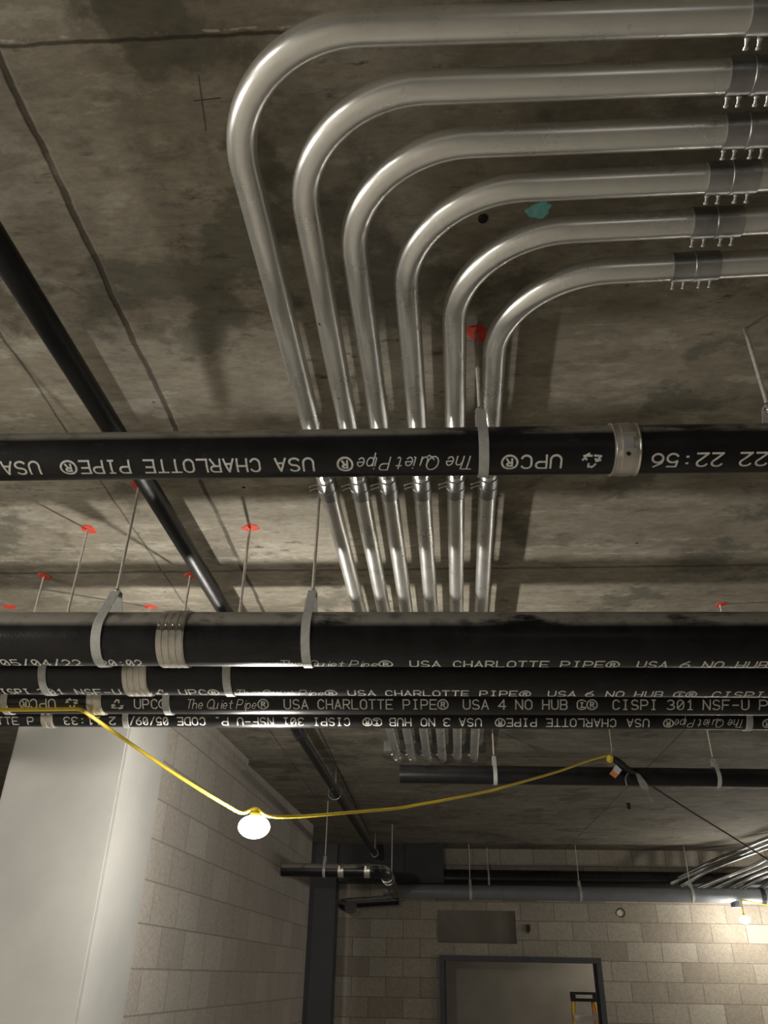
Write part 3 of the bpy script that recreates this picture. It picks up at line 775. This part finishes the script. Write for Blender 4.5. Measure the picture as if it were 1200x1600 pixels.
root = thing('cast_iron_pipe', 'low black branch pipe with an elbow under the dark corner', 'pipe', (B0+B1)/2-Vector((0,0,.06)))
bm = new(); tube(bm, fillet(ony(548, 1418, 9.9), Vector((B0.x+.02, 10.2, B0.z)), Vector((e.x+.02, 10.2, B0.z+.05)), .07, 8), .055, 24); obj('pipe_length', bm, 'iron2', root)
bm = new(); q = ony(548, 1418, 9.9); lathe(bm, q, (0.1,-1,0), [(0, .056), (0, .068), (.06, .068), (.06, .05)], 24); obj('end_fitting', bm, 'iron4', root)

# grey pipe and black pipe along the top of the far wall
root = thing('drain_pipe', 'long blue-grey plastic pipe along the top of the far block wall', 'pipe', (1.8, 10.3, 2.64))
bm = new(); g0 = Vector((-.62, 10.28, 2.722)); g1 = Vector((5.2, 10.28, 2.715)); tube(bm, [g0.lerp(g1, k/20) for k in range(21)], .078, 40); obj('pipe_length', bm, 'greypipe', root)
x = ony(1196, 1402, 10.2).x; bm = new(); lathe(bm, (x-.03, 10.28, 2.717), (1,0,0), [(0, .078), (0, .086), (.045, .086), (.045, .078)], 36); obj('coupling', bm, 'black', root)
q = ony(1150, 1413, 10.28); bm = new(); lathe(bm, (q.x, 10.28, 2.64), (0,0,1), [(-.045, .058), (.03, .058)], 28); obj('branch_stub', bm, 'greypipe', root)
PG = Pipe(10.28, 2.719, .078)
for px, lab in ((735, 'hanger on the grey pipe above the walled-up hatch'), (906, 'hanger on the grey pipe above the door corner'), (1080, 'white-looking hanger on the grey pipe below the conduits')):
    hanger(lab, PG, ony(px, 1395, 10.28).x, .03, .06)
root = thing('cast_iron_pipe', 'black pipe close above the grey pipe along the far wall', 'pipe', (1.8, 10.52, 2.8))
bm = new(); tube(bm, [Vector((-.55+.3*k, 10.56, 2.895)) for k in range(20)], .100, 36); obj('pipe_length', bm, 'iron4', root)
PK = Pipe(10.56, 2.895, .100)
hanger('hanger on the black pipe along the far wall', PK, ony(762, 1350, 10.56).x, .02, .06)

# conduits sweeping across the far right of the slab and down the wall
sweep = [((1260, 1286), (1130, 1338), (1060, 1372)), ((1260, 1296), (1128, 1346), (1048, 1380)), ((1260, 1306), (1125, 1352), (1064, 1384)),
         ((1260, 1318), (1165, 1358), (1090, 1388)), ((1260, 1332), (1178, 1360), (1112, 1390)), ((1260, 1345), (1190, 1364), (1132, 1392)), ((1275, 1350), (1210, 1364), (1150, 1392)), ((1290, 1352), (1228, 1366), (1178, 1394))]
ordn = ['leftmost', 'second', 'third', 'fourth', 'fifth', 'sixth', 'seventh', 'rightmost']
for i, (a, b, c) in enumerate(sweep):
    za = H-.05-.012*(i % 3)
    A = onz(*a, za); B = ony(*b, 10.1); B.z = min(B.z, H-.04); Cc = ony(*c, 10.40)
    A = A if A.y < 9.9 else ony(*a, 9.6)
    if A.z > H-.04: A.z = H-.04
    A2 = A+(A-B).normalized()*1.2; A2.z = A.z
    bm = new(); tube(bm, bez([A2, A, B, Cc], 12), .020, 16)
    tag(obj('steel_conduit', bm, 'galv'), '%s, from the left, of the slim conduits sweeping over the far right slab' % ordn[i], 'conduit', 'slim conduits sweeping across the far right')

# ------------------------------------------------------------------ string light: cord, lamps, connector
LY = 3.4
lc = ony(397, 1292, LY)
def bulb(name, p, r, label, cordmat='black', core='core'):
    root = thing(name, label, 'lamp', (p.x, p.y, p.z-r*.72))
    bm = new(); n = 14
    lathe(bm, (p.x, p.y, p.z), (0,0,1), [(-r*.70*math.cos(PI*k/n), r*math.sin(PI*k/n)) for k in range(n+1)], 32); obj('diffuser', bm, 'glowm', root)
    bm = new(); lathe(bm, (p.x, p.y, p.z), (0,0,1), [(-.022*math.cos(PI*k/8), .022*math.sin(PI*k/8)) for k in range(9)], 16); obj('lamp_core', bm, core, root)
    bm = new(); lathe(bm, (p.x, p.y, p.z+r*.62), (0,0,1), [(0, r*.34), (.012, r*.32), (.018, r*.2), (.03, r*.16)], 20); obj('lamp_holder', bm, cordmat, root)
    return root
bulb('string_lamp', lc, .066, 'glowing work lamp hanging on the yellow cord below the pipes', 'yellow')
fc = ony(1164, 1437, 10.2)
bulb('string_lamp', fc, .062, 'small glowing work lamp in front of the far block wall, at right', 'yellow', 'farcore')
bm = new(); tube(bm, [fc+Vector((0,0,.06)), fc+Vector((0, 0, .2))], .006, 10); tube(bm, bez([fc+Vector((0,0,.2)), fc+Vector((.5,0,.14)), fc+Vector((1.4,0,.22))]), .006, 10)
tag(obj('power_cord', bm, 'yellow'), 'cord of the small far lamp in front of the block wall', 'cord')
cy = P3.y-P3.R-.008
pts = [ony(x, y, cy) for x, y in ((-160, 1108), (-60, 1109), (0, 1109), (50, 1108.5), (95, 1108), (120, 1108))]
for px, py, yy in ((132, 1112, cy), (165, 1135, 2.90), (210, 1166, 3.0), (260, 1200, 3.12), (310, 1232, 3.24), (350, 1256, 3.34), (378, 1270, 3.39)): pts.append(ony(px, py, yy))
pts.append(lc+Vector((0,0,.072)))
for px, py, yy in ((420, 1275, 3.42), (470, 1275.5, 3.55), (540, 1270, 3.72), (620, 1263, 3.95), (655, 1257, 4.04), (700, 1249, 4.16), (760, 1237, 4.34), (790, 1229, 4.42), (870, 1206, 4.68), (915, 1190, 4.85), (950, 1180, 4.97)): pts.append(ony(px, py, yy))
bm = new(); tube(bm, bez(pts, 6), 0.0070, 12); tag(obj('power_cord', bm, 'yellow'), 'bright yellow power cord strung along the pipes and dipping to the lamp', 'cord')
# connector with tags
k0 = ony(952, 1180, 4.98); k1 = ony(988, 1207, 5.03)
root = thing('cord_connector', 'black cord connector hanging at the right end of the yellow cord', 'connector', (k0+k1)/2-Vector((0,0,.03)))
d = (k1-k0)
bm = new(); lathe(bm, k0+d*.14, d, [(0, .014), (.03, .021), (.085, .021), (.09, .017), (.115, .019), (d.length*.86, .011)], 18); obj('plug_body', bm, 'black', root)
bm = new(); lathe(bm, ony(953, 1179, 4.975), (-.15, 0, -1), [(0, .012), (.012, .022), (.04, .02), (.05, .006)], 16); obj('yellow_cap', bm, 'yellow', root)
bm = new(); tube(bm, [ony(955, 1178, 4.98), ony(956, 1172, 4.98), Vector((ony(956, 1172, 4.98).x, 4.98, H))], .0025, 8); obj('hook_wire', bm, 'rod', root)
bm = new(); tube(bm, bez([ony(981, 1208, 5.02), ony(977.5, 1216, 5.02), ony(979.5, 1228, 5.02)]), .005, 8); obj('tie_tail', bm, 'strut', root)
def card(name, pts, mat, y, parent, t=.0012):
    bm = new(); f = [bm.verts.new(ony(px, py, yy)) for px, py, yy in pts]
    g = [bm.verts.new(v.co+Vector((0, t, 0))) for v in f]; n = len(f)
    bm.faces.new(f); bm.faces.new(g[::-1])
    for i in range(n): bm.faces.new((f[i], f[(i+1)%n], g[(i+1)%n], g[i]))
    return obj(name, bm, mat, parent)
card('warning_tag', [(962, 1194.5, 4.99), (971.5, 1203, 4.99), (966.5, 1210.5, 4.99), (957, 1203, 4.99)], 'white', 0, root)
card('orange_stripe', [(957, 1203, 4.992), (966.5, 1210.5, 4.992), (961.5, 1216, 4.992), (952, 1209, 4.992)], 'orange', 0, root)
bm = new()
P = [(988, 1203, 992, 1206), (993.5, 1208, 1000, 1210), (996, 1218, 1007, 1219), (999.5, 1227, 1012, 1226), (1003, 1233, 1013.5, 1231), (1010, 1237, 1013, 1235.5), (1014.5, 1247, 1016.5, 1245), (1018.5, 1255, 1020.5, 1252)]
fr = [(bm.verts.new(ony(a, b, 5.03+.012*math.sin(i*1.9))), bm.verts.new(ony(c, d_, 5.05+.012*math.cos(i*1.7)))) for i, (a, b, c, d_) in enumerate(P)]
for (a, b), (c, d_) in zip(fr, fr[1:]): bm.faces.new((a, b, d_, c))
bmesh.ops.solidify(bm, geom=bm.faces[:], thickness=.0015)
obj('paper_tag', bm, 'white', root)
bm = new(); tube(bm, bez([k1-d*.05, ony(1015, 1226, 5.15), ony(1080, 1268, 5.6), ony(1140, 1305, 6.05), ony(1205, 1346, 6.6), ony(1300, 1402, 7.2)], 8), .0055, 10)
tag(obj('power_cord', bm, 'darkcord'), 'thin dark cord running from the black connector down to the right', 'cord')

# ------------------------------------------------------------------ stepladder in the room behind the doorway
lx, ly = ony(911, 1555, 11.35).x, 11.35
zt = ony(914, 1550, 11.35).z
root = thing('stepladder', 'yellow and black stepladder standing beyond the doorway', 'ladder', (lx, ly+.1, 0))
hw = .150
bm = new()
box(bm, (lx-hw, ly-.06, zt-.10), (lx-.095, ly+.06, zt)); box(bm, (lx+.095, ly-.06, zt-.10), (lx+hw, ly+.06, zt)); box(bm, (lx-.095, ly-.06, zt-.03), (lx+.095, ly+.06, zt)); box(bm, (lx-.095, ly-.06, zt-.10), (lx+.095, ly+.06, zt-.065))
bmesh.ops.bevel(bm, geom=bm.edges[:], offset=.006, segments=1, affect='EDGES')
obj('top_cap', bm, 'black', root)
bm = new(); box(bm, (lx-.10, ly-.066, zt-.066), (lx+.10, ly-.058, zt-.028)); obj('tool_tray', bm, 'white', root)
for s in (-1, 1):
    bm = new(); obox(bm, Vector((lx+s*(hw-.01)+s*.05, ly-.19, (zt-.10)/2)), (.016, 0, 0), (0, .03, 0), Vector((s*.055, -.16, -(zt-.10)/2))); obj('front_rail', bm, 'yellowfib', root)
    bm = new(); obox(bm, Vector((lx+s*(hw-.035)+s*.04, ly+.16, (zt-.10)/2)), (.012, 0, 0), (0, .02, 0), Vector((s*.045, .12, -(zt-.10)/2))); obj('rear_rail', bm, 'orange', root)
for k in range(1, 6):
    z = zt+.04-.28*k
    if z < .1: break
    t = (zt-.10-z)/(zt-.10); x = hw-.012+.055*2*t*.95; y = ly-.03-.32*t
    bm = new(); box(bm, (lx-x+.0, y-.045, z-.012), (lx+x, y+.035, z)); box(bm, (lx-x, y-.045, z-.05), (lx+x, y-.040, z-.012)); obj('step', bm, 'alu', root)
